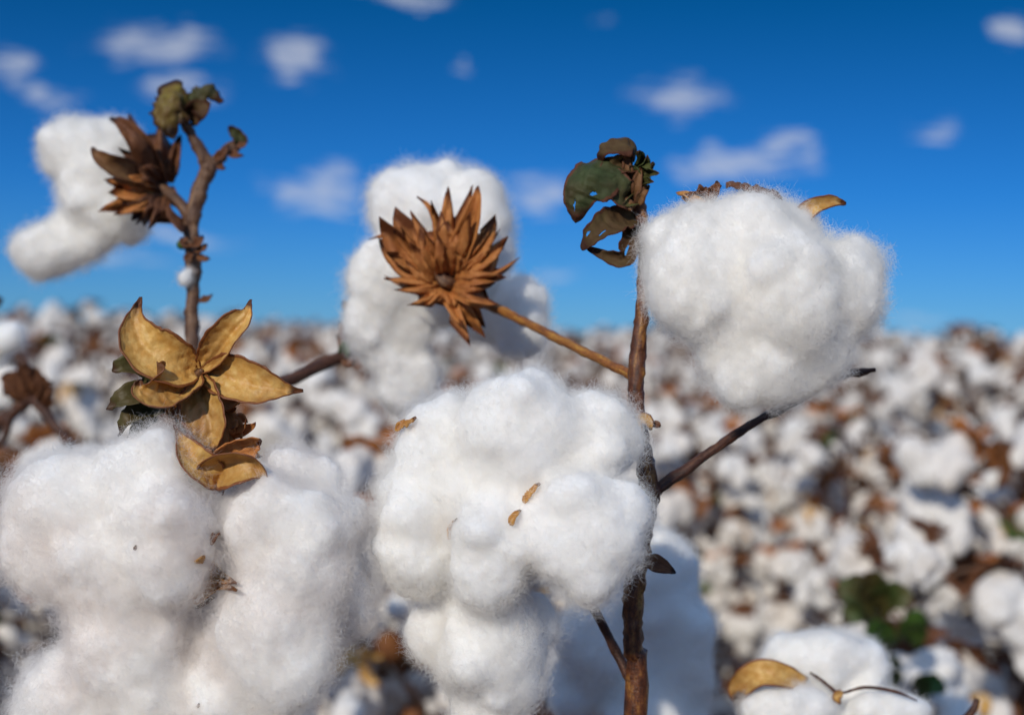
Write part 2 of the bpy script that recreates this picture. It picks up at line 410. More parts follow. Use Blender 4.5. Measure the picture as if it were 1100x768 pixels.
# ------------------------------------------------------------------ lint
def lump_mesh(lumps, voxel, smooth=5, amp=.0016, freq=45, seed=0, squash=0):
    """lumps: (centre, radii along right/up/depth, roll) -> one closed skin as (verts, faces)"""
    bm = bmesh.new()
    for c, rad, roll in lumps:
        m = Matrix.Translation(Vector(c)) @ CM.to_4x4() @ Matrix.Rotation(R(-roll), 4, 'Z') @ Matrix.Diagonal((*rad, 1))
        bmesh.ops.create_icosphere(bm, subdivisions=3, radius=1, matrix=m)
    me = bpy.data.meshes.new('lump_source'); bm.to_mesh(me); bm.free()
    o = bpy.data.objects.new('lump_source', me); COL.objects.link(o)
    rm = o.modifiers.new('r', 'REMESH'); rm.mode = 'VOXEL'; rm.voxel_size = voxel; rm.adaptivity = 0
    if smooth: sm = o.modifiers.new('s', 'SMOOTH'); sm.factor = .5; sm.iterations = smooth
    dg = bpy.context.evaluated_depsgraph_get(); ev = o.evaluated_get(dg)
    res = bpy.data.meshes.new_from_object(ev, depsgraph=dg)
    bpy.data.objects.remove(o); bpy.data.meshes.remove(me)
    n = len(res.vertices); V = np.zeros(n * 3, np.float32); res.vertices.foreach_get('co', V); V = V.reshape(-1, 3).astype(float)
    N = np.zeros(n * 3, np.float32); res.vertices.foreach_get('normal', N); N = N.reshape(-1, 3)
    h = amp * snoise(V, freq, seed, 9) + amp * .55 * snoise(V, freq * 2.3, seed + 1, 9) + amp * .3 * snoise(V, freq * 5, seed + 2, 9)
    V = V + N * h[:, None]
    res.vertices.foreach_set('co', V.astype(np.float32).ravel()); res.polygons.foreach_set('use_smooth', np.ones(len(res.polygons), dtype=bool)); res.update()
    return res

def fibres(name, me, mat, parent, n, length, radius, seed, shell=.0012, reach=.0046, K=8, kink=.5):
    """a loose shell of curled strands: most lie close to the skin, fewer and fewer farther out, in uneven tufts"""
    r = np.random.default_rng(seed)
    me.calc_loop_triangles(); nt = len(me.loop_triangles)
    tri = np.zeros(nt * 3, np.int32); me.loop_triangles.foreach_get('vertices', tri); tri = tri.reshape(-1, 3)
    V = np.zeros(len(me.vertices) * 3, np.float32); me.vertices.foreach_get('co', V); V = V.reshape(-1, 3).astype(float)
    VN = np.zeros(len(me.vertices) * 3, np.float32); me.vertices.foreach_get('normal', VN); VN = VN.reshape(-1, 3).astype(float)
    a, b, c = V[tri[:, 0]], V[tri[:, 1]], V[tri[:, 2]]
    area = np.linalg.norm(np.cross(b - a, c - a), axis=1)
    idx = r.choice(nt, n, p=area / area.sum()); w = r.dirichlet((1, 1, 1), n)
    P = (V[tri[idx]] * w[:, :, None]).sum(1); N = nrm((VN[tri[idx]] * w[:, :, None]).sum(1))
    tuft = np.clip(1 + .75 * snoise(P, 55, seed + 8) + .45 * snoise(P, 170, seed + 9), .25, 2.6)
    h = np.minimum(r.exponential(shell, n) * tuft, reach * (.5 + .5 * tuft)) - .0006
    flow = .55 * vnoise(P, 30, seed + 3) + .45 * vnoise(P, 110, seed + 5) + .9 * r.normal(size=(n, 3))
    T = nrm(flow - N * (flow * N).sum(1)[:, None])
    D = nrm(T + N * r.normal(.05, .28, n)[:, None])
    Lk = length * r.uniform(.5, 1.4, n)
    pts = np.zeros((n, K, 3)); p = P + N * h[:, None] - D * (Lk * .4)[:, None]; pts[:, 0] = p
    bend = nrm(r.normal(size=(n, 3))) * r.uniform(.1, .9, n)[:, None]
    for k in range(1, K):
        p = p + D * (Lk / (K - 1))[:, None]; pts[:, k] = p
        bend = .8 * bend + r.normal(size=(n, 3)) * kink * .5
        D = nrm(D + bend - N * .05)
    hc = bpy.data.hair_curves.new(name); hc.add_curves([K] * n)
    hc.position_data.foreach_set('vector', pts.astype(np.float32).ravel())
    ra = hc.attributes.get('radius') or hc.attributes.new('radius', 'FLOAT', 'POINT')
    rr = (radius * r.uniform(.6, 1.3, n))[:, None] * np.linspace(1, .5, K)[None, :]
    ra.data.foreach_set('value', rr.astype(np.float32).ravel())
    hc.materials.append(mat)
    return link(name, hc, parent)

def boll(parent, lumps, depth, name='cotton_boll', voxel=.0016, smooth=12, amp=.0011, freq=36, seed=0, n=40000, length=.006, radius=.000024, old=False, shrink=.885, thick=.7, nubs=4, **kw):
    """lumps: (px, py, rx, ry, depth offset towards viewer in m[, roll])"""
    L_ = []; r = np.random.default_rng(seed + 900)
    for l in lumps:
        px, py, rx, ry, dz = l[:5]; roll = l[5] if len(l) > 5 else 0
        d = depth - dz; k = d / FPX * shrink; c = W(px, py, d); rad = (rx * k, ry * k, (rx * ry) ** .5 * k * thick)
        L_.append((c, rad, roll))
        for _ in range(nubs):                                     # seed-sized nubs that break the smooth lobe
            a = r.random() * 6.283; z = r.uniform(-.2, .9); q = math.sqrt(1 - min(z * z, 1)); f = r.uniform(.34, .52); m_ = (rx * ry) ** .5 * k * f
            L_.append((c + .70 * (rad[0] * q * math.cos(a) * CX + rad[1] * q * math.sin(a) * CY + rad[2] * z * CZ), (m_ * r.uniform(.8, 1.25), m_ * r.uniform(.8, 1.25), m_ * .9), r.uniform(-50, 50)))
    me = lump_mesh(L_, voxel, smooth, amp, freq, seed); me.name = name
    me.materials.append(M['lint_old' if old else 'lint'])
    o = link(name, me, parent)
    if n: fibres('fibre', me, M['fibre_old' if old else 'fibre'], o, n, length, radius, seed, **kw)
    return o

from mathutils.bvhtree import BVHTree
def on_lint(o):
    """where a line of sight meets the lint of a boll, lifted off it by a given height"""
    me = o.data; bv = BVHTree.FromPolygons([v.co for v in me.vertices], [tuple(p.vertices) for p in me.polygons])
    def S(px, py, off=.001):
        d = Vector(W(px, py, 1) - CO).normalized(); h = bv.ray_cast(Vector(CO), d)[0]
        return np.array(h - d * off) if h is not None else W(px, py, .52)
    return S

# ------------------------------------------------------------------ the setting
g = MB()
gs = np.linspace(-1, 1, 61); gx = np.sign(gs) * np.abs(gs) ** 3 * 900
gv = np.array([(x, y + 200, 0) for y in gx for x in gx])
gv[:, 2] = .02 * snoise(gv, .6, 3) * (np.abs(gv[:, 1]) < 60) - .03
g.add(gv, [(i * 61 + j, i * 61 + j + 1, (i + 1) * 61 + j + 1, (i + 1) * 61 + j) for i in range(60) for j in range(60)])
tag(link('ground', g.mesh('ground', [M['soil']])), kind='structure')

# ------------------------------------------------------------------ the plant on the right of centre
GRP = 'open cotton plants close to the camera'
pa = empty('cotton_plant', (*W(683, 768, .56)[:2], 0))
tag(pa, 'tall red-stemmed cotton plant in focus right of centre with curled holed leaves at its tip', 'cotton plant', GRP)
bz = W(683, 768, .56)
mb = MB()
tube(mb, [(bz[0] + .01, bz[1] + .03, -.02), (bz[0] + .012, bz[1] + .01, .35), (bz[0] - .004, bz[1] + .004, .58), W(683, 768, .56), W(680, 700, .558), W(681, 640, .557), W(690, 575, .556), W(697, 530, .555), W(690, 480, .555),
          W(684, 440, .556), W(684, 400, .557), W(688, 350, .558), W(692, 300, .560), W(691, 250, .562), W(684, 215, .563), W(683, 190, .563)],
     [.0068, .0062, .0054, .0042, .0038, .0042, .0037, .0042, .0032, .0030, .0034, .0028, .0026, .0026, .0029, .0020], 14, 150, .14, 1)
st = link('stem', mb.mesh('stem', [M['stem']]), pa)
mb = MB(); tube(mb, [W(686, 408, .557), W(672, 400, .562), W(620, 374, .585), W(560, 344, .615), W(505, 318, .64), W(476, 303, .645)], [.0032, .0020, .0019, .0021, .0025, .0028], 12, 60, .13, 2)
link('branch', mb.mesh('branch', [M['twig']]), pa)
mb = MB(); tube(mb, [W(697, 532, .556), W(712, 521, .557), W(750, 495, .562), W(800, 460, .570), W(845, 436, .578), W(885, 412, .583), W(905, 402, .582), W(925, 400, .580), W(941, 397, .578)],
                [.0036, .0025, .0019, .0018, .0019, .0018, .0022, .0016, .0008], 12, 70, .2, 3)
tube(mb, [W(890, 409, .583), W(878, 404, .578), W(862, 392, .572)], [.002, .0018, .0022], 8, 8, .1, 4)
link('branch', mb.mesh('branch', [M['stem_dark']]), pa)
mb = MB(); tube(mb, [W(682, 735, .559), W(668, 712, .566), W(648, 672, .566), W(628, 634, .560), W(605, 604, .553)], [.0028, .0021, .0019, .0019, .0024], 10, 30, .1, 5)
link('branch', mb.mesh('branch', [M['stem_dark']]), pa)
mb = MB(); tube(mb, [W(682, 800, .562), W(700, 806, .60), W(704, 804, .64), W(708, 790, .68)], [.003, .0022, .0022, .0026], 10, 20, .1, 6)
link('branch', mb.mesh('branch', [M['stem_dark']]), pa); mb = MB()
tube(mb, [(bz[0], bz[1] + .01, .52), (bz[0] - .07, bz[1] + .04, .55), (bz[0] - .12, bz[1] + .05, .56)], [.003, .0024, .002], 8, 14, .1, 7)
link('branch', mb.mesh('branch', [M['stem_dark']]), pa)
# buds and scars at the nodes
mb = MB(); sheet(mb, [W(700, 462, .549), W(694, 450, .548), W(684, 452, .547), W(688, 470, .548), W(694, 486, .549)], .005, CZ + CX * .3, .3, .1, 14, 7, .0004, seed=4)
sheet_obj('bud_scale', mb, [M['gold'], M['husk_back']], pa)
mb = MB(); sheet(mb, [W(694, 602, .552), W(708, 607, .552), W(726, 615, .553)], .008, CZ + CY * .5, .3, .1, 10, 5, .0005, seed=5)
sheet_obj('bud_scale', mb, [M['bract_dark']], pa); mb = MB()
sheet(mb, [W(700, 455, .552), W(706, 456, .551), W(709, 458, .55)], .003, CZ, .2, 0, 8, 5, .0003, seed=6)
sheet_obj('bud_scale', mb, [M['bract_dark']], pa)

# leaves at the tip
def leaf(parent, pts, width, facing, mat, seed, name='leaf', nu=40, nv=31, **kw):
    mb = MB(); kw.setdefault('prof', lambda u: (math.sin(math.pi * min(1, (u * .97 + .03) ** .62)) ** .62) * (1.0) + .02)
    kw.setdefault('wrinkle', .0012); kw.setdefault('wfreq', 90); kw.setdefault('ragged', .1)
    sheet(mb, pts, width, facing, nu=nu, nv=nv, seed=seed, **kw)
    return sheet_obj(name, mb, [M[mat]], parent, .0003)
leaf(pa, [W(684, 168, .560), W(678, 150, .556), W(662, 148, .553), W(648, 156, .553), W(638, 174, .556)], .0125, CZ * .5 + CY, 'leaf_brown', 1, cup=-.6, ragged=.06)
leaf(pa, [W(683, 176, .560), W(665, 178, .555), W(645, 174, .555)], .0085, CZ + CY * .1, 'leaf_brown', 7, cup=.5)
leaf(pa, [W(664, 178, .556), W(640, 188, .548), W(622, 208, .547), W(618, 240, .552)], .0185, CZ - CX * .2 + CY * .2, 'leaf_green', 2, cup=-.35, holes=((.55, -.5, .06), (.80, .15, .06)), ragged=.04)
leaf(pa, [W(680, 212, .560), W(668, 206, .553), W(655, 186, .552), W(652, 172, .555)], .012, CZ + CX * .3, 'leaf_green', 8, cup=.2, ragged=.04)
leaf(pa, [W(684, 236, .562), W(662, 240, .554), W(640, 252, .550), W(624, 268, .552)], .0135, CZ + CY * .6, 'leaf_brown', 3, cup=.35, holes=((.6, -.2, .055), (.75, .5, .05)))
leaf(pa, [W(682, 240, .560), W(681, 258, .554), W(672, 278, .552), W(655, 276, .552), W(630, 266, .553)], .0085, CZ - CX * .4, 'leaf_brown', 4, cup=.6, holes=((.4, .3, .07),))
mb = MB()
for k, (x, y, tx, ty) in enumerate([(683, 190, 696, 168), (684, 192, 706, 186), (682, 185, 686, 162), (683, 196, 676, 178), (684, 188, 701, 174), (684, 200, 700, 195), (680, 215, 668, 222)]):
    sheet(mb, [W(x, y, .561), W((x + tx) / 2 + 3, (y + ty) / 2 - 2, .556), W(tx, ty, .553 - .003 * (k % 3))], .0055, CZ + CX * .3 * (-1) ** k, .5, .1, 10, 7, .0008, 200, seed=40 + k)
o = sheet_obj('leaf', mb, [M['leaf_calyx']], pa, .0003); o['label'] = 'small crumpled green leaf at the stem tip'
mb = MB()
for k, (x, y, tx, ty) in enumerate([(684, 215, 690, 178), (680, 200, 673, 160), (686, 220, 697, 200), (682, 225, 672, 212)]):
    sheet(mb, [W(x, y, .558), W((x + tx) / 2 - 3, (y + ty) / 2, .555), W(tx, ty, .556)], .0045, CZ, .5, .1, 10, 5, .0008, 200, seed=60 + k)
sheet_obj('bud_scale', mb, [M['husk_back']], pa)

# centre boll
b1 = boll(pa, [(482, 484, 68, 66, .0), (556, 458, 78, 64, .012), (632, 474, 60, 60, .006), (448, 580, 50, 72, .004), (440, 530, 36, 50, -.004), (526, 592, 50, 76, .018), (626, 570, 72, 74, .022),
               (555, 528, 112, 104, -.003), (528, 690, 62, 90, .0), (472, 676, 46, 44, -.010), (528, 702, 66, 74, -.006), (505, 650, 60, 50, -.014), (522, 770, 44, 70, -.006), (570, 668, 36, 36, -.014)],
          .525, n=150000, seed=21)
S = on_lint(b1)
mb = MB()
sheet(mb, [S(562, 540, .001), S(567, 532, .003), S(572, 526, .003), S(580, 518, .0015)], .0028, CZ - CX * .4, .5, .1, 16, 9, .0008, seed=11, ragged=.5)
sheet(mb, [S(549, 564, .0015), S(551, 556, .003), S(559, 547, .0015)], .0026, CZ - CX * .4, .5, .1, 12, 9, .0008, seed=10, ragged=.5)
sheet_obj('husk_edge', mb, [M['scrap']], b1)
mb = MB()
sheet(mb, [S(482, 580, .001), S(482, 570, .003), S(485, 563, .003), S(491, 557, .0015)], .0026, CZ + CX, .4, .1, 12, 7, .0004, seed=12)
sheet_obj('husk_edge', mb, [M['scrap']], b1)
mb = MB(); sheet(mb, [S(425, 462, .003), S(432, 456, .004), S(440, 454, .004), S(447, 448, .003)], .0032, CZ + CY * .6, .3, .1, 14, 9, .0008, 300, seed=13, ragged=.6)
sheet_obj('trash_flake', mb, [M['scrap']], b1)
# right boll
b2 = boll(pa, [(765, 290, 76, 84, .004), (745, 300, 58, 62, .012), (808, 268, 66, 68, .006), (848, 312, 62, 74, .016), (898, 318, 52, 64, .004), (908, 292, 40, 40, -.002), (818, 388, 58, 52, .010), (872, 372, 48, 52, .006), (795, 330, 70, 70, .008),
               (780, 378, 34, 36, .006), (840, 260, 50, 44, -.002), (818, 315, 78, 80, -.012)],
          .548, nubs=2, n=140000, seed=22)
mb = MB()
sheet(mb, [W(727, 207, .549), W(740, 212, .545), W(753, 222, .544), W(758, 232, .543), W(759, 242, .5445)], .0042, CZ + CY, .5, .1, 16, 7, .0004, seed=14)
sheet_obj('husk_edge', mb, [M['scrap']], b2)
teeth(b2, 'bract_dark', (752, 222), .550, CZ + CY * .4, [(733, 212, .548, .008, 2, .0), (752, 198, .549, .008, 3, .003), (770, 194, .549, .007, 4, .004), (775, 200, .548, .006, -3, .002), (764, 206, .546, .009, 0, .0)], 900, .004)
mb = MB()
for k, (x0, x1) in enumerate([(780, 800), (790, 810), (800, 822), (812, 832), (822, 840)]):
    sheet(mb, [W(x0, 197 + k * 2, .548), W((x0 + x1) / 2, 195 + k * 2.6, .5425), W(x1, 206 + k * 2.6, .5395)], .0055, CZ + CY * 1.2, -.4, .1, 10, 5, .0006, 200, seed=70 + k)
sheet_obj('bract', mb, [M['bract_dark']], b2)
mb = MB(); sheet(mb, [W(858, 240, .552), W(866, 228, .548), W(880, 220, .549), W(896, 217, .553), W(908, 219, .556)], .0095, CZ + CY * .15, .5, .1, 20, 11, .0005, seed=15, prof=lambda u: .9 * (1 - u ** 1.1) ** .7 + .05)
sheet_obj('husk', mb, [M['gold'], M['husk_back']], b2)

# boll seen from behind with rusty bracts
b3 = boll(pa, [(440, 226, 50, 50, 0), (418, 208, 28, 28, -.004), (500, 240, 54, 52, 0), (470, 205, 46, 32, -.008), (528, 270, 28, 40, -.004), (408, 300, 38, 44, .004), (396, 346, 30, 44, 0), (440, 330, 40, 44, -.006), (558, 342, 36, 50, .008), (524, 335, 36, 40, -.006), (480, 290, 70, 70, -.012), (436, 404, 40, 50, -.012), (410, 372, 32, 40, -.006), (420, 300, 30, 40, -.004)],
          .665, n=70000, seed=23, voxel=.002, radius=.00003, length=.007)
C3 = (480, 303)
plate(b3, 'bract', C3, .634, (48, 92), (86, 100, 108, 94), .620, 5, 700, hook=.005, deep=.42)
plate(b3, 'bract', C3, .633, (84, 128), (96, 90, 84, 62), .620, 5, 701, deep=.42)
plate(b3, 'bract', C3, .634, (150, 192), (78, 104, 98, 82), .624, 6, 702, hook=.014, deep=.5, sweep=.38, bw=10)
plate(b3, 'bract', C3, .632, (176, 212), (78, 66, 46), .622, 4, 703, hook=.010, deep=.4, sweep=.15)
plate(b3, 'bract', (484, 303), .632, (-4, 40), (74, 78, 84, 84), .618, 6, 704, lift=.013, deep=.45, sweep=.38, bw=10)
plate(b3, 'bract', (484, 304), .630, (-32, 4), (62, 60, 66), .616, 4, 705, lift=.016, deep=.3, sweep=.1)
plate(b3, 'bract', (482, 307), .633, (-74, -40), (54, 80, 62), .628, 4, 706, hook=.014, deep=.5)
plate(b3, 'bract', (478, 307), .631, (222, 280), (34, 30, 36), .626, 4, 707)
plate(b3, 'bract', (483, 302), .628, (66, 108), (60, 78, 56), .608, 4, 708, lift=.007, deep=.4)
plate(b3, 'bract', (476, 303), .629, (128, 166), (52, 66, 58), .614, 4, 709, lift=.005, deep=.4, sweep=.4)
teeth(b3, 'bract', (482, 300), .626, CZ - CY * .2, [(513, 199, .612, .0125, 5, .002)], 720, .010)
teeth(b3, 'bract', (478, 302), .630, CZ - CY * .2, [(449, 212, .632, .006, 12, .010), (397, 257, .632, .006, 16, .014)], 730, .010)
mb = MB(); tube(mb, [W(468, 292, .625), W(476, 300, .622), W(486, 306, .626)], [.0024, .0030, .0026], 10, 12, .2, 21)
link('stalk_collar', mb.mesh('stalk_collar', [M['stem_grey']]), b3)

# shaded boll behind the stem
b4 = boll(pa, [(702, 625, 56, 72, 0), (722, 700, 46, 80, 0), (690, 720, 60, 80, -.005), (640, 690, 52, 56, .0), (700, 790, 66, 60, .01), (620, 740, 40, 40, -.01)],
          .70, n=34000, seed=24, voxel=.0028, radius=.00006, length=.006)

# ------------------------------------------------------------------ the plant on the left
bz = W(205, 470, .66)
pb = empty('cotton_plant', (*W(190, 800, .62)[:2], 0))
tag(pb, 'leafless brown cotton plant on the left with an emptied golden five-pointed husk above its lint', 'cotton plant', GRP)
mb = MB()
tube(mb, [(bz[0] + .01, bz[1] - .01, -.02), (bz[0], bz[1], .4), (bz[0] + .002, bz[1] - .01, .68), W(208, 640, .64), W(205, 470, .655), W(206, 370, .665), W(206, 320, .668), W(208, 275, .67), W(205, 240, .67), W(214, 205, .67), W(222, 178, .67), W(209, 152, .668), W(197, 132, .666)],
     [.0072, .0066, .0056, .0045, .0036, .0034, .0031, .0037, .0039, .0037, .0034, .0026, .0022], 14, 150, .2, 31)
tube(mb, [W(221, 184, .67), W(233, 172, .672), W(243, 162, .674), W(252, 158, .676), W(258, 152, .678)], [.0038, .0028, .0030, .0028, .0016], 10, 22, .25, 32)
st2 = link('stem', mb.mesh('stem', [M['stem_grey']]), pb)
mb = MB(); tube(mb, [W(206, 236, .67), W(196, 222, .672), W(184, 211, .675), W(172, 202, .68)], [.0036, .0026, .0028, .0036], 10, 16, .12, 33)
link('branch', mb.mesh('branch', [M['stem_grey']]), pb)
mb = MB(); tube(mb, [W(210, 440, .66), W(255, 425, .665), W(305, 410, .675), W(345, 392, .69), W(372, 378, .70), W(378, 350, .71), W(370, 325, .72)], [.004, .003, .003, .003, .0032, .0024, .0018], 10, 36, .15, 34)
tube(mb, [W(370, 380, .70), W(385, 386, .70), W(398, 398, .70)], [.003, .0024, .002], 8, 10, .2, 35)
link('branch', mb.mesh('branch', [M['stem_dark']]), pb)
mb = MB()
for k, (x, y, tx, ty) in enumerate([(372, 380, 362, 360), (374, 380, 388, 362), (370, 382, 372, 396), (376, 384, 396, 402), (372, 372, 364, 345)]):
    sheet(mb, [W(x, y, .70), W((x + tx) / 2 + 2, (y + ty) / 2, .695), W(tx, ty, .695)], .007, CZ, .4, .1, 10, 5, .0009, 180, seed=90 + k)
sheet_obj('bract', mb, [M['bract_dark']], pb)
mb = MB(); sheet(mb, [W(368, 384, .696), W(372, 372, .692), W(380, 366, .694)], .006, CZ, .3, 0, 10, 7, .0006, seed=96)
sheet_obj('leaf', mb, [M['leaf_fresh']], pb)
# nodes on the stem: scars, a bud, a scrap of lint
mb = MB()
for k, (x, y, tx, ty, w) in enumerate([(212, 275, 224, 276, .004), (203, 262, 195, 255, .006), (208, 262, 218, 254, .006), (212, 268, 222, 262, .005), (206, 272, 198, 276, .004), (214, 322, 228, 316, .0035), (213, 274, 226, 278, .003), (230, 172, 246, 156, .005), (246, 164, 262, 166, .005), (256, 156, 264, 152, .004), (234, 176, 242, 180, .004)]):
    sheet(mb, [W(x, y, .664), W((x + tx) / 2, (y + ty) / 2 + 3, .661), W(tx, ty, .662)], w, CZ + CY * .4, .5, .1, 9, 5, .0006, 240, seed=100 + k)
sheet_obj('bud_scale', mb, [M['bract_dark']], pb)
bm = bmesh.new(); bmesh.ops.create_icosphere(bm, subdivisions=3, radius=.0023, matrix=Matrix.Translation(Vector(W(195, 263, .664))))
me = bpy.data.meshes.new('bud'); bm.to_mesh(me); bm.free(); me.materials.append(M['leaf_fresh']); me.polygons.foreach_set('use_smooth', [True] * len(me.polygons)); link('bud', me, pb)
boll(pb, [(198, 299, 8, 9, 0), (202, 292, 5, 6, 0)], .662, 'lint_scrap', n=700, seed=51, length=.004, radius=.00004, voxel=.0008, amp=.0004, freq=120)
# leaves on top
leaf(pb, [W(205, 118, .668), W(190, 104, .658), W(178, 118, .654), W(186, 150, .656)], .019, CZ + CY * .4, 'leaf_yellow', 21, cup=-.5, ragged=.15)
leaf(pb, [W(200, 112, .666), W(180, 108, .662), W(160, 124, .662)], .008, CZ + CY * .5, 'leaf_yellow', 22, cup=-.4)
leaf(pb, [W(203, 124, .668), W(210, 104, .664), W(222, 96, .664), W(240, 110, .666)], .011, CZ + CY * .4, 'leaf_green', 23, cup=-.5, ragged=.2)
leaf(pb, [W(202, 128, .668), W(214, 118, .662), W(218, 128, .660)], .010, CZ + CX * .5, 'leaf_brown', 24, cup=.4)
leaf(pb, [W(200, 130, .669), W(196, 118, .666), W(212, 102, .67)], .015, CZ, 'leaf_brown', 27, cup=.3)
leaf(pb, [W(258, 156, .677), W(254, 146, .674), W(246, 136, .672)], .007, CZ + CX * .4, 'leaf_green', 25, cup=.5)
# boll top left
c1 = boll(pb, [(92, 163, 48, 40, 0), (70, 160, 30, 34, -.004), (120, 160, 36, 34, -.004), (98, 200, 40, 42, .008), (116, 226, 42, 34, .006), (128, 196, 42, 50, -.006), (92, 250, 46, 32, .0, -18), (56, 268, 45, 32, .002, -12), (34, 272, 23, 26, .003), (142, 238, 24, 28, 0), (112, 185, 50, 60, -.014)],
          .70, n=60000, seed=25, voxel=.002, radius=.00003, length=.006)
OUT = nrm(CZ + CX * .35)
teeth(c1, 'bract_dark', (172, 200), .680, OUT, [(117, 127, .675, .014, 10, .0), (130, 136, .668, .012, 8, .002)], 820, .016)
plate(c1, 'bract_dark', (172, 196), .684, (62, 118), (44, 62, 72, 76), .690, 5, 840)
o = teeth(c1, 'husk_back', (170, 202), .678, nrm(CZ + CY * .4), [(98, 158, .662, .0145, -6, .003)], 860, .014); o.name = 'husk'
plate(c1, 'bract', (170, 203), .677, (168, 214), (66, 74, 66, 60), .664, 5, 870, hook=.008)
plate(c1, 'bract_dark', (171, 203), .679, (204, 262), (58, 50, 46, 44), .668, 6, 880, hook=.008)
plate(c1, 'bract_dark', (172, 200), .680, (128, 172), (52, 60, 54), .668, 4, 890)
plate(c1, 'bract_dark', (173, 202), .683, (258, 300), (42, 36, 26), .682, 3, 891)

# emptied husk: five golden valves
mb0 = MB(); hub = W(214, 402, .531)
tube(mb0, [W(210, 412, .55), W(213, 404, .535), W(217, 398, .5275)], [.004, .0032, .0006], 10, 12, .15, 41)
tube(mb0, [W(206, 470, .648), W(200, 455, .60), W(208, 418, .555), W(211, 410, .548)], [.003, .0026, .003, .0042], 10, 22, .15, 42)
hk = link('husk_core', mb0.mesh('husk_core', [M['stem_grey']]), pb)
vp = lambda u: float(np.interp(u, [0, .08, .22, .40, .58, .70, .80, .89, 1], [.22, .5, .88, 1, .84, .56, .29, .14, .03]))
valves = [
    ([W(212, 400, .531), W(186, 391, .5235), W(156, 373, .521), W(145, 347, .522), W(151, 319, .528)], .0215, CZ + CX * .25 + CY * .15, .5, .06),
    ([W(215, 397, .531), W(232, 380, .526), W(250, 356, .522), W(266, 338, .523), W(269, 321, .526)], .0135, CZ - CX * .35 - CY * .1, .6, .10),
    ([W(217, 402, .531), W(243, 405, .524), W(272, 414, .521), W(300, 418, .521), W(325, 420, .525)], .0185, CZ + CY * .2, .45, .08),
    ([W(214, 406, .531), W(217, 428, .523), W(224, 452, .520), W(228, 474, .520), W(232, 484, .521)], .0190, CZ - CX * .1, .4, .12),
    ([W(210, 405, .532), W(194, 420, .524), W(172, 428, .517), W(152, 420, .514), W(150, 408, .515)], .023, CZ * .85 + CY * .55, .6, .06),
]
for k, (pts, w, fc, cup, fold) in enumerate(valves):
    mb = MB(); sheet(mb, pts, w, fc, cup, fold, 40, 25, .00042, 300, seed=200 + k, prof=vp, ragged=.05)
    sheet_obj('husk_valve', mb, [M['gold'], M['husk_back']], hk, .0004)
# lower husk the left lint hangs from
lowv = [([W(236, 522, .508), W(224, 508, .502), W(208, 494, .500), W(197, 476, .503), W(187, 456, .508)], .0125, CZ + CX * .35 + CY * .2, .5, .05),
        ([W(226, 512, .512), W(238, 502, .503), W(260, 498, .498), W(278, 504, .498), (W(289, 520, .502))], .015, CZ - CY * .2, .75, .06),
        ([W(232, 500, .526), W(250, 486, .52), W(270, 478, .520), W(282, 474, .522)], .013, CZ - CY * .5, .4, .1),]
mb0 = MB()
for k, (pts, w, fc, cup, fold) in enumerate(lowv[:2]):
    mb = MB(); sheet(mb, pts, w, fc, cup, fold, 30, 17, .0005, 240, seed=220 + k, prof=vp)
    sheet_obj('husk_valve', mb, [M['gold'], M['husk_back']], hk, .0004)
mb = MB()
for k, (pts, w, fc, cup, fold) in enumerate(lowv[2:]): sheet(mb, pts, w, fc, cup, fold, 22, 11, .0008, 240, seed=230 + k)
for k, (x, y, tx, ty, w) in enumerate([(215, 430, 185, 462, .02), (212, 430, 170, 455, .016), (225, 440, 262, 470, .014), (220, 440, 200, 470, .015), (230, 450, 272, 462, .012), (214, 425, 160, 440, .016), (222, 470, 246, 492, .016), (228, 440, 210, 490, .014), (226, 515, 230, 530, .007), (232, 516, 247, 530, .005), (236, 470, 290, 474, .008)]):
    e = W(tx, ty, .528); b_ = W(x, y, .541); bract(mb, b_, e - b_, CZ, w, np.linalg.norm(e - b_), 4, .8, 240 + k, .5)
sheet_obj('bract', mb, [M['bract']], hk)
mb = MB()
for k, (pts, w) in enumerate([([W(178, 425, .54), W(160, 400, .536), W(136, 394, .530), W(120, 398, .530)], .013), ([W(180, 430, .54), W(158, 425, .532), W(134, 428, .527), W(116, 440, .530)], .014),
                              ([W(176, 440, .54), W(158, 446, .534), W(138, 452, .528), W(126, 468, .530)], .012), ([W(170, 450, .54), W(150, 460, .535), (W(136, 470, .536))], .006)]):
    sheet(mb, pts, w, CZ + CY * .5 - CX * .3, .4, .1, 22, 11, .0009, 150, seed=260 + k)
o = sheet_obj('leaf', mb, [M['leaf_calyx']], hk, .0003)

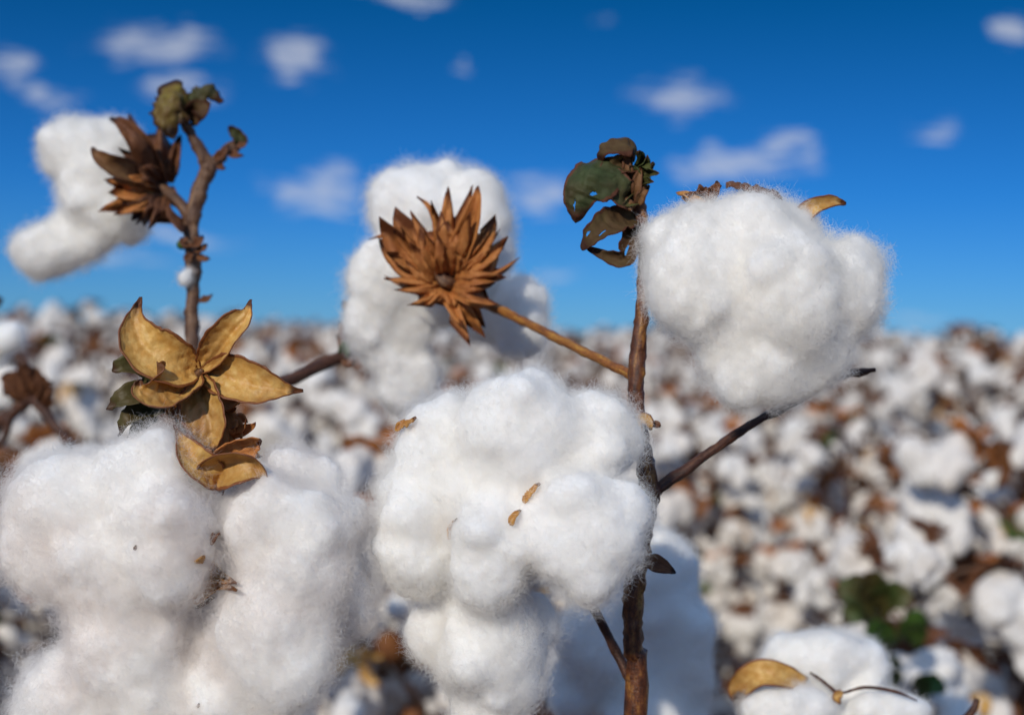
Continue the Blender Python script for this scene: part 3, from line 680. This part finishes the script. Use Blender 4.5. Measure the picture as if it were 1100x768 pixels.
# left lint
c2 = boll(pb, [(80, 548, 88, 70, 0), (160, 518, 76, 56, .004), (178, 580, 62, 78, .014), (52, 590, 62, 58, .002), (120, 600, 80, 70, .006), (134, 684, 74, 90, .002), (88, 770, 84, 90, -.004), (170, 770, 80, 90, -.004),
               (286, 566, 46, 74, .010), (322, 602, 58, 92, .012), (300, 676, 72, 86, .012), (352, 566, 44, 48, .002), (312, 505, 30, 28, -.004), (338, 520, 36, 34, -.006), (270, 730, 66, 80, .002), (374, 634, 32, 60, -.004), (376, 560, 24, 34, -.008),
               (200, 700, 60, 80, -.014), (228, 620, 60, 60, -.022), (270, 800, 80, 60, 0)],
          .515, n=220000, seed=26, old=True, smooth=20, length=.007, shell=.0015, reach=.006)
S = on_lint(c2)
for k, (pts, w) in enumerate([([S(212, 600, .008), S(225, 611, .014), S(239, 622, .0145), S(253, 626, .010)], .0065), ([S(208, 648, .008), S(221, 635, .0135), S(236, 629, .0145), S(254, 634, .010)], .006),
                              ([S(226, 585, .003), S(233, 573, .005), S(240, 582, .005), S(242, 592, .003)], .0025), ([S(210, 652, .002), S(222, 645, .003), S(230, 640, .003)], .003)]):
    mb = MB(); sheet(mb, pts, w, CZ + CY * .4, .5, .1, 16, 9, .0005, 200, seed=280 + k)
    sheet_obj('husk_edge', mb, [M['scrap' if k < 2 else 'bract_dark']], c2)
r = np.random.default_rng(5)
for k, (x, y) in enumerate([(145, 588), (213, 758)]):
    mb = MB(); a = r.random() * 6.28; dx, dy = math.cos(a) * 3, math.sin(a) * 3
    sheet(mb, [S(x - dx, y - dy, .0004), S(x, y, .0009), S(x + dx, y + dy, .0004)], .0007, CZ, .3, .1, 8, 5, .0002, seed=330 + k)
    sheet_obj('trash_flake', mb, [M['bract_dark']], c2)

# ------------------------------------------------------------------ boll at the bottom right
pc = empty('cotton_plant', (*W(890, 900, .66)[:2], 0))
tag(pc, 'short cotton plant at the lower right edge with a tight half-open boll and golden husk', 'cotton plant', GRP)
mb = MB(); q = W(890, 800, .66)
tube(mb, [(q[0] + .02, q[1] + .02, -.02), (q[0] + .01, q[1] + .01, .35), W(896, 960, .665), W(890, 800, .66), W(893, 760, .655)], [.006, .0055, .0045, .004, .003], 12, 50, .1, 61)
link('stem', mb.mesh('stem', [M['stem_dark']]), pc)
mb = MB(); tube(mb, [W(898, 900, .663), W(960, 850, .66), W(1010, 800, .655), W(1043, 765, .65), W(1050, 750, .65)], [.003, .0025, .002, .0018, .0012], 8, 24, .1, 62)
link('branch', mb.mesh('branch', [M['stem_dark']]), pc)
c3 = boll(pc, [(880, 706, 62, 32, 0), (925, 712, 32, 30, -.004), (845, 712, 34, 30, -.004), (848, 762, 58, 34, .018), (955, 764, 52, 24, .010), (890, 740, 70, 40, -.01), (900, 790, 90, 40, 0)],
          .655, n=85000, seed=27, voxel=.0018, length=.0045, amp=.001, shell=.0009, reach=.003, nubs=3)
mb = MB()
sheet(mb, [W(866, 736, .640), W(840, 726, .634), W(815, 724, .634), W(795, 738, .640), W(793, 750, .646)], .013, CZ + CY * .6, .3, .05, 26, 13, .0005, 200, seed=301, prof=lambda u: .35 + .65 * math.sin(math.pi * min(1, u * .85 + .1)))
sheet(mb, [W(905, 742, .634), W(898, 748, .632), W(903, 756, .632)], .004, CZ, .4, .1, 12, 7, .0004, seed=302)
sheet_obj('husk', mb, [M['gold'], M['husk_back']], c3)
mb = MB(); tube(mb, [W(905, 744, .634), W(930, 738, .636), W(960, 742, .636), W(985, 752, .636)], [.0006, .0009, .0008, .0004], 6, 20, .2, 63)
tube(mb, [W(900, 745, .634), W(882, 730, .637), W(870, 722, .639)], [.0008, .0008, .0004], 6, 14, .2, 64)
link('husk_edge', mb.mesh('husk_edge', [M['stem_dark']]), c3)

# leafy plant in the middle distance
pe = empty('cotton_plant', (*W(950, 900, 1.2)[:2], 0))
tag(pe, 'blurred plant with dark green leaves and few bolls near the lower right edge', 'cotton plant', GRP)
mb = MB(); q = W(950, 900, 1.2)
tube(mb, [(q[0], q[1], -.02), (q[0] - .01, q[1], .35), W(950, 760, 1.2), W(944, 690, 1.2), W(935, 640, 1.2)], [.007, .006, .0045, .0035, .0025], 10, 40, .12, 81)
for (x, y) in [(890, 640), (985, 672), (1005, 740), (965, 722)]:
    tube(mb, [W(945, y + 40, 1.2), W((945 + x) / 2, y + 14, 1.18), W(x, y, 1.17)], [.002, .0015, .0012], 6, 10, .1, 82)
link('stem', mb.mesh('stem', [M['stem_dark']]), pe)
for k, (x, y, tx, ty, w, mk) in enumerate([(945, 650, 895, 638, .050, 'leaf_green'), (940, 655, 930, 615, .045, 'leaf_green'), (945, 650, 982, 650, .042, 'leaf_green'), (955, 700, 928, 676, .038, 'leaf_fresh'), (975, 690, 998, 662, .036, 'leaf_fresh'), (985, 745, 1016, 742, .034, 'leaf_fresh'), (950, 735, 970, 712, .034, 'leaf_fresh'), (935, 662, 905, 668, .04, 'leaf_green')]):
    leaf(pe, [W(x, y, 1.18), W((x + tx) / 2, (y + ty) / 2 - 8, 1.15), W(tx, ty, 1.14)], w * .66, CZ + CY * .35 - CX * .2, 'leaf_calyx' if mk == 'leaf_green' else mk, 360 + k, nu=16, nv=11, wrinkle=.002, wfreq=40)

# plant at the left edge
pd = empty('cotton_plant', (*W(-40, 700, .86)[:2], 0))
tag(pd, 'blurred cotton plant cut by the left edge with a dark forked twig and two bolls', 'cotton plant', GRP)
mb = MB(); q = W(-40, 700, .86)
tube(mb, [(q[0], q[1], -.02), (q[0], q[1], .4), W(-40, 700, .86), W(-30, 560, .86), W(-12, 470, .86), W(20, 438, .855), W(36, 428, .85)], [.007, .006, .005, .0045, .004, .0038, .0034], 12, 50, .12, 71)
tube(mb, [W(-25, 540, .86), W(-30, 420, .86), W(-18, 350, .86), W(-4, 318, .86)], [.004, .0035, .003, .0045], 10, 24, .15, 76)
tube(mb, [W(36, 428, .85), W(55, 452, .848), W(76, 478, .845)], [.0034, .003, .0028], 10, 14, .12, 72)
tube(mb, [W(34, 430, .85), W(30, 400, .85), W(18, 380, .85)], [.003, .0026, .003], 10, 14, .12, 73)
tube(mb, [W(10, 445, .855), W(6, 468, .855), W(-4, 480, .855)], [.003, .0022, .002], 10, 14, .12, 77)
link('stem', mb.mesh('stem', [M['stem_dark']]), pd)
boll(pd, [(8, 362, 25, 22, .01), (-12, 372, 28, 28, 0)], .86, n=3500, seed=28, voxel=.003, radius=.00007)
d2 = boll(pd, [(9, 418, 25, 28, .012), (-14, 424, 36, 34, 0), (-6, 446, 28, 24, -.01)], .87, n=4000, seed=29, voxel=.003, radius=.00007)
mb = MB()
for k, (x, y, tx, ty) in enumerate([(34, 428, 14, 384), (34, 428, 34, 380), (32, 425, 50, 394), (30, 425, 8, 396), (36, 430, 56, 408)]):
    e = W(tx, ty, .845); b_ = W(x, y, .85); bract(mb, b_, e - b_, CZ, .016, np.linalg.norm(e - b_), 4, .9, 310 + k, .5)
sheet_obj('bract', mb, [M['bract_dark']], d2)

# ------------------------------------------------------------------ the field
def local_mesh(lumps, voxel, smooth, amp, seed, mat):
    me = lump_mesh([(np.array(c), (r_, r_ * q, r_), 0) for c, r_, q in lumps], voxel, smooth, amp, 30, seed)
    me.materials.append(mat); return me

def arrays(me):
    n = len(me.vertices); V = np.zeros(n * 3, np.float32); me.vertices.foreach_get('co', V)
    return V.reshape(-1, 3).astype(float), [tuple(p.vertices) for p in me.polygons]

BOLLS, BOLLS_MID, BOLLS_FAR = [], [], []
NB = 8
for k in range(NB):
    r = np.random.default_rng(400 + k); L_ = []
    nl = (5, 4, 3, 5, 4, 2, 5, 3)[k]
    for i in range(nl):
        a = i / nl * 6.283 + r.normal() * .3; q = r.uniform(.012, .024); L_.append(((math.cos(a) * q, math.sin(a) * q, -.004 + r.normal() * .010), r.uniform(.012, .023), r.uniform(.8, 1.3)))
        if r.random() < .6: L_.append(((math.cos(a) * q * 1.3, math.sin(a) * q * 1.3, -.022 + r.normal() * .008), r.uniform(.009, .016), r.uniform(.9, 1.5)))
    L_.append(((0, 0, .008), .019, 1))
    sx, sy = r.normal(size=2) * .012
    for i in range((2, 4, 1, 3, 5, 3, 1, 4)[k]): L_.append(((sx * i * .6 + r.normal() * .007, sy * i * .6 + r.normal() * .007, -.022 - .018 * i), r.uniform(.010, .018), r.uniform(.8, 1.4)))
    BOLLS.append(local_mesh(L_, .004, 3, .0024, 400 + k, M['lint_field']))
    BOLLS_MID.append(local_mesh(L_, .0085, 2, .0012, 400 + k, M['lint_field']))
    BOLLS_FAR.append(local_mesh(L_, .018, 1, .0, 400 + k, M['lint_field']))

def bur_mb(mb, seed, mi=0, teeth=4, n=4, nu=None):
    r = np.random.default_rng(seed)
    for i in range(n):
        a = i / n * 6.283 + r.normal() * .25; d = np.array((math.cos(a) * .8, math.sin(a) * .8, -.35 + r.normal() * .2)); up = np.array((0, 0, 1.))
        bract(mb, np.array((0, 0, .030)), d, up * .6 + d * .6 + (0, .001, 0), .022, r.uniform(.028, .042), teeth, 1.0, seed * 7 + i, .5, mi)
BURS = []
for k in range(4):
    mb = MB(); bur_mb(mb, 500 + k); BURS.append(mb.mesh('bur', [M['bract' if k % 2 else 'bract_dark']]))
mb = MB()
for i in range(5):
    a = i / 5 * 6.283; d = np.array((math.cos(a), math.sin(a), 0))
    sheet(mb, [np.array((0, 0, .03)), d * .016 + (0, 0, .022), d * .03 + (0, 0, .004), d * .044 + (0, 0, .0)], .02, np.array((0, 0, -1.)) - d * .2, .3, .1, 10, 7, .0006, seed=520 + i)
BURS.append(mb.mesh('bur', [M['gold']]))
LEAVES = []
for k, mk in enumerate(['leaf_dry', 'leaf_dry', 'leaf_dry', 'leaf_fresh', 'bract_dark']):
    mb = MB(); r = np.random.default_rng(540 + k)
    sheet(mb, [np.zeros(3), np.array((.014, 0, .004)), np.array((.036, .004, -.006)), np.array((.052, .01, -.030))], .045, np.array((0, 0, 1.)), r.uniform(-.6, .6), .15, 12, 9, .004, 30, seed=540 + k, ragged=.3,
          prof=lambda u: (math.sin(math.pi * min(1, (u * .97 + .03) ** .6)) ** .7) + .02)
    LEAVES.append(mb.mesh('leaf', [M[mk]]))

def axes(z, roll):
    z = nrm(z); x = nrm(np.cross((0.3, .2, .9), z)); y = np.cross(z, x)
    m = np.stack([x * math.cos(roll) + y * math.sin(roll), y * math.cos(roll) - x * math.sin(roll), z], 1)
    return m

def recipe(seed, height, nb):
    r = np.random.default_rng(seed); stem = MB(); items = []
    sway = r.normal(size=2) * .04
    ctr = lambda h: np.array((sway[0] * (h / height) ** 2 + .008 * math.sin(h * 30 + seed), sway[1] * (h / height) ** 2 + .008 * math.cos(h * 27 + seed), h))
    tube(stem, [ctr(h) + ((0, 0, -.03) if h == 0 else (0, 0, 0)) for h in np.linspace(0, height * 1.01, 9)], [.009, .008, .0075, .0068, .006, .0055, .005, .004, .0024], 6, 24, .1, seed)
    for q in range(1):
        b = ctr(height * (.86 + .06 * q)); a = q * 2.2 + seed; e = b + np.array((math.cos(a) * .05, math.sin(a) * .05, .06 + .02 * q)); tube(stem, [b, (b + e) / 2 + (.006, 0, 0), e], [.0035, .003, .0022], 5, 7, .2, seed + q)
    for i in range(nb):
        h = height * (.28 + .72 * ((i + r.random() * .8) / nb) ** .8); h = min(h, height)
        a = i * 2.4 + r.normal() * .3; reach = r.uniform(.04, .17) * (1.15 - .55 * (h / height))
        d = np.array((math.cos(a), math.sin(a), 0)); b = ctr(h); e = b + d * reach + (0, 0, reach * r.uniform(.2, .7)); mid = (b + e) / 2 + (0, 0, .012)
        tube(stem, [b, mid, e], [.0032, .0024, .002], 5, 7, .1, seed + i)
        out = nrm(np.array((0, 0, .9)) - d * r.uniform(-.2, 1.0) + r.normal(size=3) * .3)     # boll axis: towards its stalk
        s = r.uniform(.62, 1.14)
        items.append(('boll', r.integers(NB), e - out * .030 * s, axes(out, r.random() * 6.28) * s, r.choice([0, 1, 2, 3, 4], p=[.24, .26, .22, .18, .10])))
        for _ in range(r.choice([0, 1, 2], p=[.30, .45, .25])): items.append(('leaf', r.choice([0, 1, 2, 3, 4], p=[.28, .26, .22, .09, .15]), b + (e - b) * r.uniform(.3, 1.0), axes(nrm((0, 0, 1) + r.normal(size=3) * .8), r.random() * 6.28) * r.uniform(.6, 1.2), 0))
    return stem, items

def M4(m3, t):
    m = Matrix(m3.tolist()).to_4x4(); m.translation = Vector(t); return m

PROTO = [recipe(600 + k, h, nb) for k, (h, nb) in enumerate([(.90, 25), (.84, 22), (.95, 26), (.80, 20), (.88, 24), (.92, 21)])]
LB_NEAR = 'blurred cotton plant with many white bolls in the nearest rows behind the sharp plants'
LB_MID = 'small blurred cotton plant farther out in the field, towards the skyline'
near_roots = []
def near_plant(k):
    stem, items = PROTO[k]
    root = bpy.data.objects.new('cotton_plant', None); COL.objects.link(root)
    tag(root, LB_NEAR, 'cotton plant', 'cotton plants in the nearest field rows')
    s = bpy.data.objects.new('stem', stem.mesh('stem', [M['stem_grey' if k % 2 else 'stem_dark']])); COL.objects.link(s); s.parent = root
    for kind, vi, t, m3, bi in items:
        if kind == 'boll':
            o = bpy.data.objects.new('cotton_boll', BOLLS[vi]); COL.objects.link(o); o.parent = root; o.matrix_basis = M4(m3, t)
            b = bpy.data.objects.new('bur', BURS[bi]); COL.objects.link(b); b.parent = o
        else:
            o = bpy.data.objects.new('leaf', LEAVES[vi]); COL.objects.link(o); o.parent = root; o.matrix_basis = M4(m3, t)
    return root

def copy_tree(o, parent=None):
    c = o.copy(); COL.objects.link(c)
    if parent is not None: c.parent = parent
    for ch in o.children: copy_tree(ch, c)
    return c

def merged(stem, items, bset, withbur=True):
    mb = MB(); mb.add(stem.v, stem.f, stem.t, 0)
    for kind, vi, t, m3, bi in items:
        if kind == 'boll':
            V, F = bset[vi]; mb.add(V @ m3.T + t, F, None, 1)
            if withbur:
                V, F = SMALLBUR[bi]; mb.add(V @ m3.T + t, F, [(.5, .3, .5)] * len(V), 2 if bi != 4 else 4)
        else:
            V, F = SMALLLEAF[vi]; mb.add(V @ m3.T + t, F, [(.5, .3, .5)] * len(V), 3 if vi < 3 else (5 if vi == 3 else 2))
    return mb
SMALLBUR = []
for k in range(5):
    mb = MB(); r = np.random.default_rng(560 + k)
    for i in range(4):
        a = i / 4 * 6.283 + r.normal() * .3; d = np.array((math.cos(a), math.sin(a), 0)); sd_ = np.array((-d[1], d[0], 0)); o_ = np.array((0, 0, .032))
        p = [o_ - sd_ * .006, o_ + sd_ * .006, o_ + d * .026 + sd_ * .012 - (0, 0, .010), o_ + d * .026 - sd_ * .012 - (0, 0, .010), o_ + d * .042 - (0, 0, .022 - r.normal() * .008)]
        mb.add(p, [(0, 1, 2, 3), (3, 2, 4)])
    SMALLBUR.append((np.array(mb.v), mb.f))
SMALLLEAF = []
for k in range(5):
    mb = MB(); r = np.random.default_rng(580 + k)
    sheet(mb, [np.zeros(3), np.array((.014, 0, .004)), np.array((.036, .004, -.006)), np.array((.052, .01, -.030))], .045, np.array((0, 0, 1.)), r.uniform(-.6, .6), .15, 5, 4, .004, 30, seed=540 + k, ragged=.3,
          prof=lambda u: (math.sin(math.pi * min(1, (u * .97 + .03) ** .6)) ** .7) + .02)
    SMALLLEAF.append((np.array(mb.v), mb.f))
FIELD_MATS = [M['stem_grey'], M['lint_field'], M['bract_dark'], M['leaf_dry'], M['gold'], M['leaf_fresh']]
MIDSET = [arrays(m) for m in BOLLS_MID]; FARSET = [arrays(m) for m in BOLLS_FAR]
mid_meshes = [merged(s, it, MIDSET).mesh('cotton_plant', FIELD_MATS) for s, it in PROTO]

# planting: rows 0.55 m apart running away from the camera, jittered
rs = np.random.default_rng(77)
spots = []
for row in np.arange(1.5, 60, .42):
    half = row * (.62 if row < 16 else .46) + .9
    step = .20
    for x in np.arange(-half, half, step):
        spots.append((x + rs.normal() * .05, row + rs.normal() * .08))
seen = lambda p: abs(p[0]) < .40 * p[1] + .45
spots.sort(key=lambda p: (not seen(p), p[0] ** 2 + p[1] ** 2))      # rows inside the picture first
NEAR, MID = 75, 295
used = {}
far = MB(); farV, farF, farI = [], [], []
for i, (x, y) in enumerate(spots):
    if i >= MID and rs.random() > min(1, 13 / max(y, 1)) * (1 if seen((x, y)) else .6): continue      # rows merge with distance
    k = int(rs.integers(6)); rz = rs.random() * 6.283; s = rs.uniform(.87, 1.10) if i >= NEAR else rs.uniform(.84, 1.0)
    if i < NEAR:
        if k not in used: o = used[k] = near_plant(k)
        else: o = copy_tree(used[k])
        o.location = (x, y, 0); o.rotation_euler = (0, 0, rz); o.scale = (s, s, s)
    elif i < MID:
        o = bpy.data.objects.new('cotton_plant', mid_meshes[k]); COL.objects.link(o)
        tag(o, LB_MID, 'cotton plant', 'cotton plants in the middle field rows')
        o.location = (x, y, 0); o.rotation_euler = (0, 0, rz); o.scale = (s, s, s)
    else:
        st_, it = PROTO[k]; c, s_ = math.cos(rz), math.sin(rz); rot = np.array(((c, -s_, 0), (s_, c, 0), (0, 0, 1)))
        for kind, vi, t, m3, bi in it:
            if t[2] < (.45 if y < 5 else .60 if y < 14 else .70): continue
            p = rot @ t * s + (x, y, 0)
            if kind == 'boll':
                V, F = FARSET[vi]; farV.append((V @ m3.T) @ rot.T * s + p); farF.append(F); farI.append(0)
                if rs.random() < .8: V, F = SMALLBUR[bi]; farV.append((V @ m3.T) @ rot.T * s + p); farF.append(F); farI.append(1)
            else:
                V, F = SMALLLEAF[vi]; farV.append((V @ m3.T) @ rot.T * s * 1.2 + p); farF.append(F); farI.append(2 if vi < 4 else 1)
nf = sum(len(F) for F in farF); loops = np.zeros(sum(len(f) for F in farF for f in F), np.int32); tot = np.zeros(nf, np.int32); mi = np.zeros(nf, np.int32)
off = lo = fo = 0
flat = {}
for V, F, m_ in zip(farV, farF, farI):
    if id(F) not in flat: flat[id(F)] = (np.array([a for f in F for a in f], np.int32), np.array([len(f) for f in F], np.int32))
    fl, ft = flat[id(F)]
    loops[lo:lo + len(fl)] = fl + off; tot[fo:fo + len(ft)] = ft; mi[fo:fo + len(ft)] = m_
    off += len(V); lo += len(fl); fo += len(ft)
me = bpy.data.meshes.new('cotton_field')
me.vertices.add(off); me.vertices.foreach_set('co', np.vstack(farV).astype(np.float32).ravel())
me.loops.add(lo); me.loops.foreach_set('vertex_index', loops)
me.polygons.add(nf); st_ = np.zeros(nf, np.int32); st_[1:] = np.cumsum(tot)[:-1]; me.polygons.foreach_set('loop_start', st_)
for m_ in (M['lint_field'], M['bract_dark'], M['leaf_dry']): me.materials.append(m_)
me.polygons.foreach_set('material_index', mi); me.polygons.foreach_set('use_smooth', np.ones(nf, dtype=bool))
me.update(calc_edges=True); me.validate()
del farV, farF, loops
tag(link('cotton_field', me), 'far rows of ripe cotton merging into a white band under the sky', 'cotton field', None, 'stuff')
print('spots', len(spots), 'far faces', len(mi), 'objects', len(bpy.data.objects))
